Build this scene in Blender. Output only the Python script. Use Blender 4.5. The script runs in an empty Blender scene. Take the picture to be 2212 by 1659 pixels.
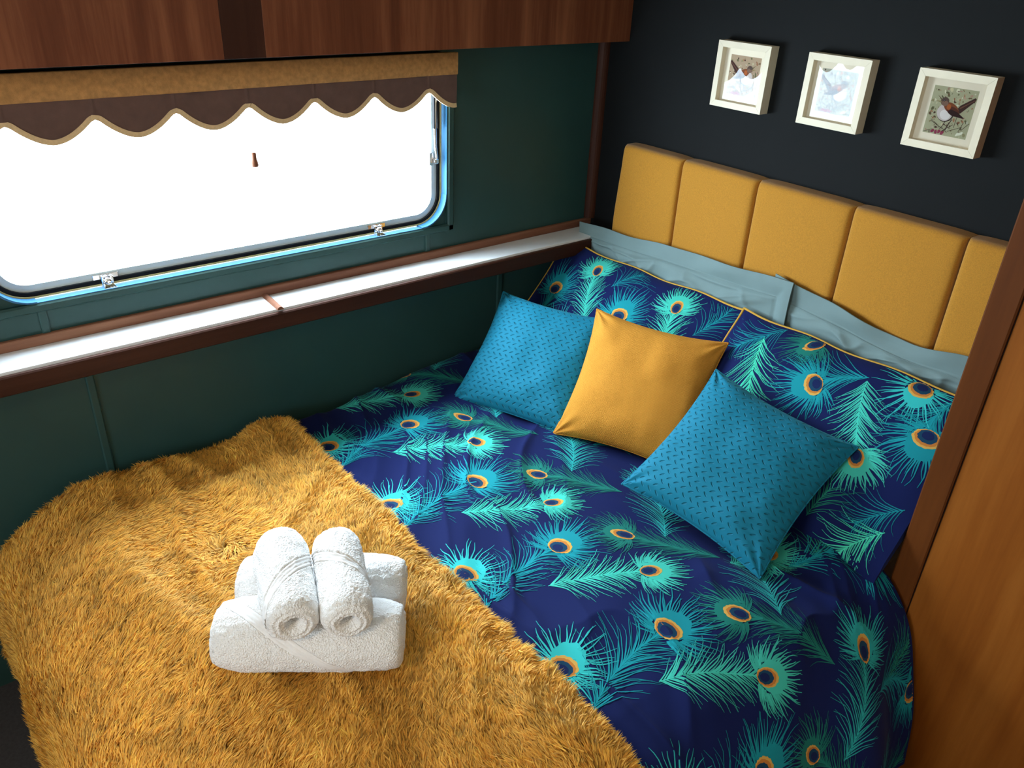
import bpy, math, random
import numpy as np

# ------------------------------------------------------------------ camera, world, lights, exposure
scene = bpy.context.scene
COL = scene.collection
from mathutils import Matrix, Vector, Euler

cam_d = bpy.data.cameras.new('camera')
cam_d.sensor_fit = 'HORIZONTAL'; cam_d.sensor_width = 36.0; cam_d.lens = 28.338
cam_d.clip_start = 0.02; cam_d.clip_end = 100
cam = bpy.data.objects.new('camera', cam_d); COL.objects.link(cam)
# rows: camera right, image-down, forward in room axes
CR = np.array([[0.62627406, 0.77846761, 0.04205927],
               [0.39694307, -0.27197675, -0.87662127],
               [-0.67098212, 0.56570029, -0.47933931]])
cam.matrix_world = Matrix(((CR[0][0], -CR[1][0], -CR[2][0], 1.92631),
                           (CR[0][1], -CR[1][1], -CR[2][1], -1.93448),
                           (CR[0][2], -CR[1][2], -CR[2][2], 1.75),
                           (0, 0, 0, 1)))
scene.camera = cam

world = bpy.data.worlds.new('overcast_sky'); scene.world = world; world.use_nodes = True
bg = world.node_tree.nodes['Background']
bg.inputs['Color'].default_value = (0.70, 0.86, 1.0, 1)
bg.inputs['Strength'].default_value = 38.0

def portal(name, loc, rot, sx, sy):
    l = bpy.data.lights.new(name, 'AREA'); l.shape = 'RECTANGLE'; l.size = sx; l.size_y = sy
    l.cycles.is_portal = True
    o = bpy.data.objects.new(name, l); COL.objects.link(o)
    o.location = loc; o.rotation_euler = rot
portal('window_daylight', (-0.06, -1.185, 1.21), (0, -math.pi/2, 0), 0.62, 1.30)
portal('rear_window_daylight', (1.35, -4.07, 1.25), (math.pi/2, 0, 0), 0.9, 0.5)

scene.view_settings.view_transform = 'Standard'
scene.view_settings.look = 'None'
scene.view_settings.exposure = 0.12
scene.view_settings.gamma = 1.0
scene.view_settings.use_curve_mapping = False

# ------------------------------------------------------------------ surfaces (pure numpy)
# --- SURF
def _h(ix, iy, seed):
    n = (ix.astype(np.int64) * 374761393 + iy.astype(np.int64) * 668265263 + seed * 1442695041) & 0x7fffffff
    n = ((n ^ (n >> 13)) * 1274126177) & 0x7fffffff
    return ((n ^ (n >> 16)) & 0xffff) / 65535.0
def vnoise(x, y, seed=0):
    x = np.asarray(x, float); y = np.asarray(y, float)
    ix = np.floor(x); iy = np.floor(y); fx = x - ix; fy = y - iy
    fx = fx*fx*fx*(fx*(fx*6-15)+10); fy = fy*fy*fy*(fy*(fy*6-15)+10)
    a = _h(ix, iy, seed); b = _h(ix+1, iy, seed); c = _h(ix, iy+1, seed); d = _h(ix+1, iy+1, seed)
    return (a*(1-fx)+b*fx)*(1-fy) + (c*(1-fx)+d*fx)*fy
def sstep(a, b, x):
    t = np.clip((np.asarray(x, float)-a)/(b-a), 0, 1); return t*t*(3-2*t)
def crom(P, n=12):
    P = np.asarray(P, float); Q = np.vstack([2*P[0]-P[1], P, 2*P[-1]-P[-2]]); out = []
    for i in range(1, len(Q)-2):
        for k in range(n):
            t = k/n
            out.append(0.5*((2*Q[i]) + (-Q[i-1]+Q[i+1])*t + (2*Q[i-1]-5*Q[i]+4*Q[i+1]-Q[i+2])*t*t + (-Q[i-1]+3*Q[i]-3*Q[i+1]+Q[i+2])*t**3))
    out.append(Q[-2]); return np.array(out)
def arclen(P):
    return np.concatenate([[0], np.cumsum(np.linalg.norm(np.diff(P, axis=0), axis=1))])

# duvet: cross section from the window wall over the bed to the hanging side (x, drop below the top)
DP = crom([(0.016, -0.055), (0.035, -0.02), (0.09, 0.0), (0.4, 0.003), (0.9, 0.0), (1.25, 0.0), (1.33, -0.004), (1.41, -0.028), (1.465, -0.07), (1.512, -0.135), (1.548, -0.225), (1.578, -0.33), (1.598, -0.47)])
DS = arclen(DP); DSMAX = DS[-1]
def bed_top(y):
    return 0.525 + 0.045*sstep(-1.35, -0.55, y)
def duvet(s, t, wr=1.0):
    s = np.asarray(s, float); t = np.asarray(t, float)
    x = np.interp(s, DS, DP[:, 0]); dz = np.interp(s, DS, DP[:, 1])
    y = -t
    edge = sstep(1.38, 1.52, x)
    top = bed_top(y)
    # broad billows and soft creases
    w = 0.016*(vnoise(s*2.6+3.1, t*2.6+1.7, 3)-0.5)
    a = s*0.80+t*0.60; b = -s*0.60+t*0.80
    n1 = vnoise(a*3.0, b*13.0+2*vnoise(a*3, b*3, 8), 5); r1 = (1-np.abs(2*n1-1))**2
    n2 = vnoise(s*2.2+9, t*10.0+1.5*vnoise(s*4, t*4, 9), 6); r2 = (1-np.abs(2*n2-1))**2
    w = w + 0.014*r1*sstep(0.35, 0.6, vnoise(s*2.1+5, t*2.1, 12)) + 0.012*r2*sstep(0.4, 0.65, vnoise(s*1.7, t*2.3+4, 13))
    w = w + 0.02*np.exp(-((x-0.08)/0.16)**2)*sstep(-1.1, -0.6, y)
    fl = sstep(1.45, 1.56, x)*(0.018*np.sin(t*11.0+0.8)+0.012*np.sin(t*23.0))
    z = top+dz+w*wr*(1-0.6*edge)
    # the covers tuck down under the pillows at the head end, and sag where the cushions press
    z = z - 0.02*sstep(-0.47, -0.34, y)*(1-sstep(0.85, 1.1, x)) + 0.016*sstep(-0.54, -0.40, y)*sstep(0.95, 1.2, x)*(1-edge)
    press = np.exp(-(((x-0.40)/0.18)**2+((y+0.60)/0.13)**2)) + np.exp(-(((x-1.06)/0.20)**2+((y+0.62)/0.12)**2)) + np.exp(-(((x-0.72)/0.18)**2+((y+0.50)/0.12)**2))
    z = z - 0.022*np.clip(press, 0, 1)
    return np.stack([x+fl*wr, y, z], -1)
def surf_n(fn, s, t, e=2e-3):
    du = fn(s+e, t)-fn(s-e, t); dv = fn(s, t+e)-fn(s, t-e)
    n = np.cross(dv, du); n /= np.linalg.norm(n, axis=-1, keepdims=True)+1e-12
    return n

# soft rectangular pillow, local frame: a across, b up, c out of the front
def pillow_pt(u, v, w, h, T, pinch=0.045, pw=2.6, ex=0.55, seed=0, wr=0.004, Tb=None, side=1, ur=1.0, wv=0.0):
    u = np.asarray(u, float); v = np.asarray(v, float); u0 = u; blunt = ur < 1
    a = 0.5*w*u*(1-pinch*(1-v*v)*(0.5+0.5*np.abs(u))*np.where(u > 0, 0.0 if blunt else 1.0, 1.0))
    u = np.where(u > 0, u*ur, u)
    b = 0.5*h*v*(1-pinch*(1-u*u)*(0.5+0.5*np.abs(v)))
    b = b+wv*(2*vnoise(u*2.6+seed*2.3, v*0+0.5, seed+30)-1)*np.abs(v)**3+0.5*wv*np.sin(u*9+seed)*np.abs(v)**3; a = a+0.6*wv*(2*vnoise(v*2.6+seed*1.3, u*0+0.5, seed+31)-1)*np.clip(-u, 0, 1)**3
    p = np.clip(1-np.abs(u)**pw, 0, 1)*np.clip(1-np.abs(v)**pw, 0, 1)
    k = p**ex
    wrk = wr*(vnoise(u*3+seed*1.7+7, v*3+2, seed+20)-0.5)*2*np.clip(k*1.5, 0, 1)
    # gathers running in from the corners
    cu = 1-np.abs(u); cv = 1-np.abs(v); dist = np.sqrt(cu*cu+cv*cv); ang = np.arctan2(cv, cu+1e-6)
    wrk = wrk + wr*1.1*np.sin(ang*9+seed)*np.exp(-(dist/0.33)**2)*np.clip(k*3, 0, 1)
    return np.stack([a, b, side*((T if side > 0 else Tb or T)*k+wrk*(1 if side > 0 else 0.3))], -1)
# --- END SURF

def frame_from(center, axu, axv):
    u = np.array(axu, float); u /= np.linalg.norm(u)
    v = np.array(axv, float); v -= u*np.dot(u, v); v /= np.linalg.norm(v)
    n = np.cross(u, v)
    M = np.eye(4); M[:3, 0] = u; M[:3, 1] = v; M[:3, 2] = n; M[:3, 3] = center
    return M
PILLOWS = {   # centre, across, up, width, height
    'left': (np.array([0.392, -0.285, 0.718]), (1, 0.00, 0.012), (0, 0.697, 0.717), 0.72, 0.475),
    'right': (np.array([1.125, -0.285, 0.722]), (1, 0.00, 0.010), (0, 0.697, 0.717), 0.74, 0.475),
}

# ------------------------------------------------------------------ mesh helpers
RNG = np.random.default_rng(7)
def s2l(c):
    c = np.array(c, float)/255.0
    return np.where(c <= 0.04045, c/12.92, ((c+0.055)/1.055)**2.4)

class MB:
    """collects polygons and builds one mesh object"""
    def __init__(self): self.v = []; self.f = []; self.m = []; self.c = []; self.n = 0; self.sm = []
    def add(self, V, F, mat=0, col=None, smooth=False):
        V = np.asarray(V, float).reshape(-1, 3)
        self.v.append(V)
        if col is None: col = (1, 1, 1)
        col = np.asarray(col, float); col = np.broadcast_to(col, (len(V), 3)) if col.ndim == 1 else col
        self.c.append(col)
        groups = F if isinstance(F, list) and len(F) and isinstance(F[0], np.ndarray) and F[0].ndim == 2 else None
        if groups is None:
            by = {}
            for q in F: by.setdefault(len(q), []).append(q)
            groups = [np.array(x, np.int64) for x in by.values()]
        for g in groups:
            self.f.append(g+self.n); self.m.append(np.full(len(g), mat)); self.sm.append(np.full(len(g), smooth))
        self.n += len(V); return self
    def box(self, x0, x1, y0, y1, z0, z1, mat=0, smooth=False):
        V = [(x0,y0,z0),(x1,y0,z0),(x1,y1,z0),(x0,y1,z0),(x0,y0,z1),(x1,y0,z1),(x1,y1,z1),(x0,y1,z1)]
        return self.add(V, [(0,3,2,1),(4,5,6,7),(0,1,5,4),(1,2,6,5),(2,3,7,6),(3,0,4,7)], mat)
    def bbox(self, x0, x1, y0, y1, z0, z1, r=0.002, mat=0):
        """box with chamfered edges"""
        lo = np.array([x0,y0,z0]); hi = np.array([x1,y1,z1]); r = min(r, 0.45*(hi-lo).min())
        V = []; idx = {}
        for sx in (0,1):
            for sy in (0,1):
                for sz in (0,1):
                    s = np.array([sx,sy,sz]); cor = np.where(s == 1, hi, lo); ins = np.where(s == 1, hi-r, lo+r)
                    for ax in range(3):
                        p = ins.copy(); p[ax] = cor[ax]; idx[(sx,sy,sz,ax)] = len(V); V.append(p)
        F = []
        for ax in range(3):
            o = [a for a in range(3) if a != ax]
            for s in (0,1):
                q = []
                for a, b in ((0,0),(1,0),(1,1),(0,1)):
                    k = [0,0,0]; k[ax] = s; k[o[0]] = a; k[o[1]] = b; q.append(idx[(*k, ax)])
                if (s == 0) != (ax == 1): q = q[::-1]
                F.append(q)
        for ax in range(3):      # edges along ax
            o = [a for a in range(3) if a != ax]
            for a in (0,1):
                for b in (0,1):
                    k0 = [0,0,0]; k0[o[0]] = a; k0[o[1]] = b; k1 = list(k0); k1[ax] = 1
                    F.append([idx[(*k0,o[0])], idx[(*k1,o[0])], idx[(*k1,o[1])], idx[(*k0,o[1])]])
        for sx in (0,1):
            for sy in (0,1):
                for sz in (0,1):
                    F.append([idx[(sx,sy,sz,0)], idx[(sx,sy,sz,1)], idx[(sx,sy,sz,2)]])
        return self.add(V, F, mat)
    def grid(self, P, mat=0, col=None, smooth=True, flip=False, closed_u=False, closed_v=False):
        P = np.asarray(P, float); a, b = P.shape[:2]
        I = np.arange(a*b).reshape(a, b)
        if closed_u: I = np.vstack([I, I[:1]])
        if closed_v: I = np.hstack([I, I[:, :1]])
        q = np.stack([I[:-1,:-1], I[1:,:-1], I[1:,1:], I[:-1,1:]], -1).reshape(-1, 4)
        if flip: q = q[:, ::-1]
        if col is not None and np.ndim(col) == 3: col = np.asarray(col).reshape(-1, 3)
        return self.add(P.reshape(-1, 3), [q], mat, col, smooth)
    def tube(self, pts, r, n=8, mat=0, closed=False, col=None, caps=True):
        pts = np.asarray(pts, float); m = len(pts); r = np.broadcast_to(np.asarray(r, float), (m,))
        if closed: tg = np.roll(pts, -1, 0)-np.roll(pts, 1, 0)
        else: tg = np.gradient(pts, axis=0)
        tg /= np.linalg.norm(tg, axis=1, keepdims=True)+1e-12
        up = np.array([0,0,1.0]) if abs(tg[0][2]) < 0.9 else np.array([1.0,0,0])
        u = np.cross(tg[0], up); u /= np.linalg.norm(u); U = []
        for i in range(m):
            u = u-tg[i]*np.dot(u, tg[i]); u /= np.linalg.norm(u)+1e-12; U.append(u)
        U = np.array(U); W = np.cross(tg, U)
        th = np.linspace(0, 2*np.pi, n, endpoint=False)
        P = pts[:,None,:]+r[:,None,None]*(np.cos(th)[None,:,None]*U[:,None,:]+np.sin(th)[None,:,None]*W[:,None,:])
        base = self.n
        self.grid(P, mat, col, True, flip=True, closed_u=closed, closed_v=True)
        if caps and not closed:
            self.add(P[0], [list(range(n))], mat, col); self.add(P[-1], [list(range(n))[::-1]], mat, col)
        return self
    def lathe(self, prof, n=20, origin=(0,0,0), mat=0, col=None):
        """prof: list of (radius, z)"""
        prof = np.asarray(prof, float); th = np.linspace(0, 2*np.pi, n, endpoint=False)
        P = np.stack([prof[:,0:1]*np.cos(th), prof[:,0:1]*np.sin(th), np.repeat(prof[:,1:2], n, 1)], -1)+np.array(origin)
        return self.grid(P, mat, col, True, flip=True, closed_v=True)
    def build(self, name, mats, parent=None, kind=None, colors=False, world=None):
        V = np.concatenate(self.v).astype(np.float32); C = np.concatenate(self.c)
        sizes = np.concatenate([np.full(len(g), g.shape[1]) for g in self.f]); loops = np.concatenate([g.ravel() for g in self.f])
        me = bpy.data.meshes.new(name)
        me.vertices.add(len(V)); me.vertices.foreach_set('co', V.ravel())
        me.loops.add(len(loops)); me.loops.foreach_set('vertex_index', loops.astype(np.int32))
        me.polygons.add(len(sizes))
        me.polygons.foreach_set('loop_start', np.concatenate([[0], np.cumsum(sizes)[:-1]]).astype(np.int32))
        me.polygons.foreach_set('material_index', np.concatenate(self.m).astype(np.int32))
        me.polygons.foreach_set('use_smooth', np.concatenate(self.sm).astype(bool))
        if not isinstance(mats, (list, tuple)): mats = [mats]
        for m in mats: me.materials.append(m)
        me.update(calc_edges=True)
        if colors:
            at = me.color_attributes.new('print', 'FLOAT_COLOR', 'POINT')
            at.data.foreach_set('color', np.hstack([C, np.ones((len(C), 1))]).astype(np.float32).ravel())
        me.validate()
        o = bpy.data.objects.new(name, me); COL.objects.link(o)
        if parent is not None: o.parent = parent
        if world is not None: o.matrix_world = Matrix(world.tolist())
        if kind: o['kind'] = kind
        return o

def empty(name, loc=(0,0,0)):
    o = bpy.data.objects.new(name, None); COL.objects.link(o); o.location = loc; o.empty_display_size = 0.05
    return o
def tag(o, label=None, cat=None, group=None, kind=None):
    if label: o['label'] = label
    if cat: o['category'] = cat
    if group: o['group'] = group
    if kind: o['kind'] = kind
    return o
def put(o, root):
    """parent o (built in room coordinates) to root without moving it"""
    o.parent = root; o.matrix_parent_inverse = Matrix.Translation(root.location).inverted()
    return o

# ------------------------------------------------------------------ materials
class NT:
    def __init__(self, name):
        self.mat = bpy.data.materials.new(name); self.mat.use_nodes = True
        self.t = self.mat.node_tree; self.p = self.t.nodes['Principled BSDF']
    def n(self, typ, **kw):
        nd = self.t.nodes.new(typ)
        for k, v in kw.items(): setattr(nd, k, v)
        return nd
    def l(self, a, b): self.t.links.new(a, b)
    def math(self, op, a, b=None, c=None):
        nd = self.n('ShaderNodeMath', operation=op)
        for i, x in enumerate((a, b, c)):
            if x is None: continue
            if isinstance(x, (int, float)): nd.inputs[i].default_value = x
            else: self.l(x, nd.inputs[i])
        return nd.outputs[0]
    def coords(self, scale=(1,1,1), which='Object', rot=(0,0,0)):
        tc = self.n('ShaderNodeTexCoord'); mp = self.n('ShaderNodeMapping')
        mp.inputs['Scale'].default_value = scale; mp.inputs['Rotation'].default_value = rot
        self.l(tc.outputs[which], mp.inputs[0]); return mp.outputs[0]
    def noise(self, vec, scale, detail=4, rough=0.55, dist=0.0):
        nd = self.n('ShaderNodeTexNoise'); nd.inputs['Scale'].default_value = scale; nd.inputs['Detail'].default_value = detail
        nd.inputs['Roughness'].default_value = rough; nd.inputs['Distortion'].default_value = dist
        self.l(vec, nd.inputs['Vector']); return nd.outputs['Fac']
    def ramp(self, fac, stops):
        r = self.n('ShaderNodeValToRGB'); e = r.color_ramp.elements
        while len(e) < len(stops): e.new(0.5)
        for el, (p, c) in zip(e, stops): el.position = p; el.color = (*c, 1)
        self.l(fac, r.inputs[0]); return r.outputs[0]
    def bump(self, h, strength=0.3, dist=0.002):
        b = self.n('ShaderNodeBump'); b.inputs['Strength'].default_value = strength; b.inputs['Distance'].default_value = dist
        self.l(h, b.inputs['Height']); self.l(b.outputs[0], self.p.inputs['Normal'])
    def set(self, **kw):
        for k, v in kw.items():
            k = k.replace('_', ' ')
            i = self.p.inputs[k]
            if hasattr(v, 'is_linked'): self.l(v, i)
            else: i.default_value = (*v, 1) if isinstance(v, (tuple, list, np.ndarray)) and len(v) == 3 else v
        return self

def plain(name, col, rough=0.6, var=0.12, vscale=18, bump=0.0, bscale=400, **kw):
    m = NT(name); v = m.coords()
    c = np.array(col, float)
    m.set(Base_Color=m.ramp(m.noise(v, vscale), [(0.3, tuple(c*(1-var))), (0.7, tuple(np.minimum(c*(1+var), 1)))]), Roughness=rough)
    if bump: m.bump(m.noise(v, bscale, 2), bump, 0.001)
    if kw: m.set(**kw)
    return m.mat

def wood(name, dark, mid, light, along='z', scale=1.0, rough=0.35, bands=1.0):
    m = NT(name)
    sc = {'z': (1,1,0.06), 'y': (1,0.06,1), 'x': (0.06,1,1)}[along]
    v = m.coords(tuple(np.array(sc)*scale))
    broad = m.noise(v, 9*bands, 3, 0.5, 0.6); fine = m.noise(v, 130, 4, 0.7); mid_n = m.noise(v, 38, 4, 0.6, 0.3)
    f = m.math('ADD', m.math('MULTIPLY', broad, 0.55), m.math('ADD', m.math('MULTIPLY', mid_n, 0.3), m.math('MULTIPLY', fine, 0.15)))
    m.set(Base_Color=m.ramp(f, [(0.34, dark), (0.5, mid), (0.66, light)]), Roughness=rough+0.12, Specular_IOR_Level=0.12)
    m.bump(fine, 0.08, 0.0006)
    return m.mat

def metal(name, col=(0.75, 0.75, 0.76), rough=0.18):
    m = NT(name); v = m.coords(); m.set(Base_Color=col, Metallic=1.0, Roughness=m.math('ADD', m.math('MULTIPLY', m.noise(v, 60), 0.12), rough-0.05)); return m.mat

def pane_glass(name, ior=1.5):
    m = NT(name); t = m.t
    tr = m.n('ShaderNodeBsdfTransparent'); gl = m.n('ShaderNodeBsdfGlossy'); gl.inputs['Roughness'].default_value = 0.0
    tr.inputs[0].default_value = (0.97, 0.99, 0.98, 1)
    fr = m.n('ShaderNodeFresnel'); fr.inputs['IOR'].default_value = ior
    mx = m.n('ShaderNodeMixShader'); m.l(fr.outputs[0], mx.inputs[0]); m.l(tr.outputs[0], mx.inputs[1]); m.l(gl.outputs[0], mx.inputs[2])
    m.l(mx.outputs[0], t.nodes['Material Output'].inputs['Surface']); t.nodes.remove(m.p)
    return m.mat

def cloth_attr(name, rough=0.8, sheen=0.15, weave=900, bump=0.12):
    m = NT(name); a = m.n('ShaderNodeAttribute', attribute_name='print')
    v = m.coords()
    m.set(Base_Color=a.outputs['Color'], Roughness=rough, Sheen_Weight=sheen, Sheen_Roughness=0.4, Specular_IOR_Level=0.12)
    m.bump(m.noise(v, weave, 2), bump, 0.0006); return m.mat

M = {}
M['green'] = plain('green_paint', (0.020, 0.056, 0.051), 0.48, 0.06, 6, 0.06, 350, Specular_IOR_Level=0.3)
M['black'] = plain('black_paint', (0.0055, 0.0060, 0.0062), 0.75, 0.08, 8, 0.08, 300, Specular_IOR_Level=0.15)
M['cream'] = plain('cream_ceiling', (0.62, 0.55, 0.45), 0.7, 0.04, 5)
M['carpet'] = plain('dark_carpet', (0.035, 0.033, 0.035), 0.95, 0.2, 120, 0.3, 500)
M['locker'] = wood('mahogany_veneer', (0.080, 0.022, 0.010), (0.145, 0.043, 0.019), (0.25, 0.088, 0.038), 'z', 1.0, 0.34, 1.0)
M['locker_dark'] = wood('dark_mahogany', (0.028, 0.009, 0.005), (0.042, 0.014, 0.008), (0.066, 0.023, 0.012), 'z', 1.0, 0.36)
M['panel'] = wood('warm_veneer', (0.170, 0.042, 0.004), (0.225, 0.063, 0.007), (0.285, 0.092, 0.013), 'z', 1.0, 0.42, 0.6)
M['strip'] = wood('stained_edge_wood', (0.080, 0.020, 0.003), (0.110, 0.030, 0.005), (0.145, 0.043, 0.008), 'z', 1.0, 0.4)
M['lip'] = wood('shelf_mahogany', (0.026, 0.009, 0.005), (0.042, 0.014, 0.008), (0.068, 0.023, 0.013), 'y', 1.0, 0.38)
M['backstrip'] = wood('worn_mahogany', (0.10, 0.035, 0.02), (0.20, 0.085, 0.05), (0.30, 0.15, 0.09), 'y', 1.0, 0.5)
M['white'] = plain('white_laminate', (0.80, 0.80, 0.80), 0.3, 0.02, 5)
M['alu'] = plain('grey_aluminium', (0.55, 0.62, 0.62), 0.5, 0.05, 30)
M['rubber'] = plain('black_rubber', (0.008, 0.008, 0.009), 0.8, 0.1, Specular_IOR_Level=0.15)
M['foam'] = plain('yellowed_sealant', (0.55, 0.42, 0.16), 0.8, 0.1)
M['lining'] = plain('green_paint_sky_tint', (0.030, 0.125, 0.25), 0.35, 0.05, Specular_IOR_Level=0.3)  # green paint with the sky's blue reflection put into its base colour
M['chrome'] = metal('chrome', (0.8, 0.8, 0.82), 0.12)
M['glass'] = pane_glass('clear_glass'); M['picture_glass'] = pane_glass('picture_glass', 1.36)
M['band'] = plain('gold_webbing', (0.40, 0.19, 0.055), 0.9, 0.22, 90, 0.4, 700)
M['skirt'] = plain('brown_velvet', (0.105, 0.050, 0.036), 0.9, 0.12, 40, 0.2, 800, Sheen_Weight=0.2)
M['braid'] = plain('tan_binding', (0.62, 0.42, 0.22), 0.85, 0.1, 200, 0.3, 900)
M['frame'] = plain('cream_frame', (0.72, 0.62, 0.45), 0.5, 0.03, 20)
M['mount'] = plain('ivory_mount', (0.85, 0.74, 0.60), 0.9, 0.02, 30)
M['toggle'] = wood('turned_toggle', (0.12, 0.04, 0.02), (0.2, 0.075, 0.04), (0.28, 0.12, 0.06), 'z', 1.0, 0.4)
M['cord'] = plain('pale_cord', (0.7, 0.68, 0.62), 0.8, 0.05)
M['mustard'] = plain('mustard_wool', (0.42, 0.178, 0.010), 0.95, 0.16, 420, 0.5, 900, Sheen_Weight=0.15)
M['teal_cotton'] = plain('grey_teal_cotton', (0.150, 0.215, 0.215), 0.85, 0.05, 12, 0.1, 900)
M['piping'] = plain('yellow_piping', (0.50, 0.27, 0.028), 0.8, 0.08, 200)
M['mattress'] = plain('mattress_ticking', (0.55, 0.53, 0.5), 0.9, 0.05)
M['basewood'] = wood('bed_base_wood', (0.10, 0.03, 0.012), (0.15, 0.05, 0.02), (0.2, 0.07, 0.03), 'y', 1.0, 0.5)
M['print'] = cloth_attr('peacock_print_cotton', 0.85, 0.03)
M['art'] = cloth_attr('printed_card', 0.7, 0.0, 300, 0.05)
M['fur'] = None
def m_towel():
    m = NT('white_terry'); v = m.coords()
    m.set(Base_Color=(0.92, 0.90, 0.885), Roughness=0.95, Sheen_Weight=0.3)
    n1 = m.noise(v, 420, 3, 0.7); n2 = m.n('ShaderNodeTexVoronoi'); n2.inputs['Scale'].default_value = 330; m.l(v, n2.inputs['Vector'])
    m.bump(m.math('ADD', n1, n2.outputs['Distance']), 0.9, 0.0025); return m.mat
M['towel'] = m_towel()
M['towel_band'] = plain('woven_border', (0.80, 0.78, 0.77), 0.85, 0.03, 200, 0.3, 1200)
def m_dash():
    m = NT('embossed_teal_velvet'); tc = m.n('ShaderNodeTexCoord'); sp = m.n('ShaderNodeSeparateXYZ'); m.l(tc.outputs['Object'], sp.inputs[0])
    CW, CH = 0.0205, 0.0135          # spacing of the stitched dashes
    y = m.math('DIVIDE', sp.outputs[1], CH); row = m.math('FLOOR', y)
    odd = m.math('MODULO', m.math('ABSOLUTE', row), 2.0)
    x = m.math('ADD', m.math('DIVIDE', sp.outputs[0], CW), m.math('MULTIPLY', odd, 0.5))
    fx = m.math('MULTIPLY', m.math('SUBTRACT', m.math('FRACT', x), 0.5), CW); fy = m.math('MULTIPLY', m.math('SUBTRACT', m.math('FRACT', y), 0.5), CH)
    sgn = m.math('SUBTRACT', m.math('MULTIPLY', odd, 1.1), 0.55)
    fy2 = m.math('ADD', fy, m.math('MULTIPLY', fx, sgn))
    d = m.math('SQRT', m.math('ADD', m.math('POWER', m.math('DIVIDE', fx, 0.0052), 2.0), m.math('POWER', m.math('DIVIDE', fy2, 0.0021), 2.0)))
    mask = m.n('ShaderNodeMapRange', interpolation_type='SMOOTHSTEP'); mask.inputs['From Min'].default_value = 0.35; mask.inputs['From Max'].default_value = 1.25
    m.l(d, mask.inputs['Value'])
    h = m.math('ADD', mask.outputs[0], m.math('MULTIPLY', m.math('COSINE', m.math('MULTIPLY', y, 6.283)), 0.05))
    m.set(Base_Color=(0.004, 0.150, 0.240), Roughness=0.75, Specular_IOR_Level=0.2, Sheen_Weight=0.22, Sheen_Roughness=0.35, Sheen_Tint=(0.2, 0.7, 0.85))
    m.bump(h, 1.0, 0.0045); return m.mat
M['dash'] = m_dash()
def m_weave():
    m = NT('ochre_basket_weave'); tc = m.n('ShaderNodeTexCoord'); sp = m.n('ShaderNodeSeparateXYZ'); m.l(tc.outputs['Object'], sp.inputs[0])
    k = 2*math.pi/0.0042
    wx = m.math('SINE', m.math('MULTIPLY', sp.outputs[0], k)); wy = m.math('SINE', m.math('MULTIPLY', sp.outputs[1], k))
    h = m.math('ADD', m.math('MULTIPLY', wx, wy), m.math('MULTIPLY', m.math('ABSOLUTE', wx), 0.4))
    f = m.math('MULTIPLY_ADD', h, 0.25, 0.5)
    m.set(Base_Color=m.ramp(f, [(0.2, (0.44, 0.180, 0.020)), (0.8, (0.64, 0.275, 0.038))]), Roughness=0.9, Specular_IOR_Level=0.15)
    m.bump(h, 0.5, 0.0012); return m.mat
M['weave'] = m_weave()
def m_fur():
    m = NT('golden_faux_fur'); a = m.n('ShaderNodeAttribute', attribute_name='print')
    m.set(Base_Color=a.outputs['Color'], Roughness=0.7, Sheen_Weight=0.1)
    tl = m.n('ShaderNodeBsdfTranslucent'); m.l(a.outputs['Color'], tl.inputs[0])
    mx = m.n('ShaderNodeMixShader'); mx.inputs[0].default_value = 0.35
    m.l(m.p.outputs[0], mx.inputs[1]); m.l(tl.outputs[0], mx.inputs[2]); m.l(mx.outputs[0], m.t.nodes['Material Output'].inputs['Surface'])
    return m.mat
M['fur'] = m_fur()
M['furback'] = plain('fur_backing', (0.33, 0.15, 0.02), 0.95, 0.1)
def m_fill_lamp():
    m = NT('fill_lamp_diffuser'); m.set(Base_Color=(0.9, 0.85, 0.75), Emission_Color=(1.0, 0.72, 0.42), Emission_Strength=46.0); return m.mat  # warm glow of the added ceiling lamp, for fill
M['lamp'] = m_fill_lamp()

# ------------------------------------------------------------------ the setting
ROOM_X1, ROOM_Y0, CEIL = 2.40, -4.05, 1.98
def struct(o, label=None, cat=None):
    o['kind'] = 'structure'
    if label: o['label'] = label
    if cat: o['category'] = cat
    return o

struct(MB().box(-0.04, ROOM_X1+0.04, ROOM_Y0-0.04, 0.04, -0.04, 0).build('floor', M['carpet']), 'dark carpeted floor beside and under the bed', 'floor')
struct(MB().box(-0.04, ROOM_X1+0.04, ROOM_Y0-0.04, 0.04, CEIL, CEIL+0.04).build('ceiling', M['cream']), 'cream ceiling above the bed and lockers', 'ceiling')
struct(MB().box(-0.04, ROOM_X1+0.04, 0, 0.04, 0, CEIL).build('wall_back', M['black']), 'matt black wall behind the mustard headboard and pictures', 'wall')
struct(MB().box(ROOM_X1, ROOM_X1+0.04, ROOM_Y0, 0, 0, CEIL).build('wall_outer', M['cream']), 'cream side wall opposite the window', 'wall')

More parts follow.
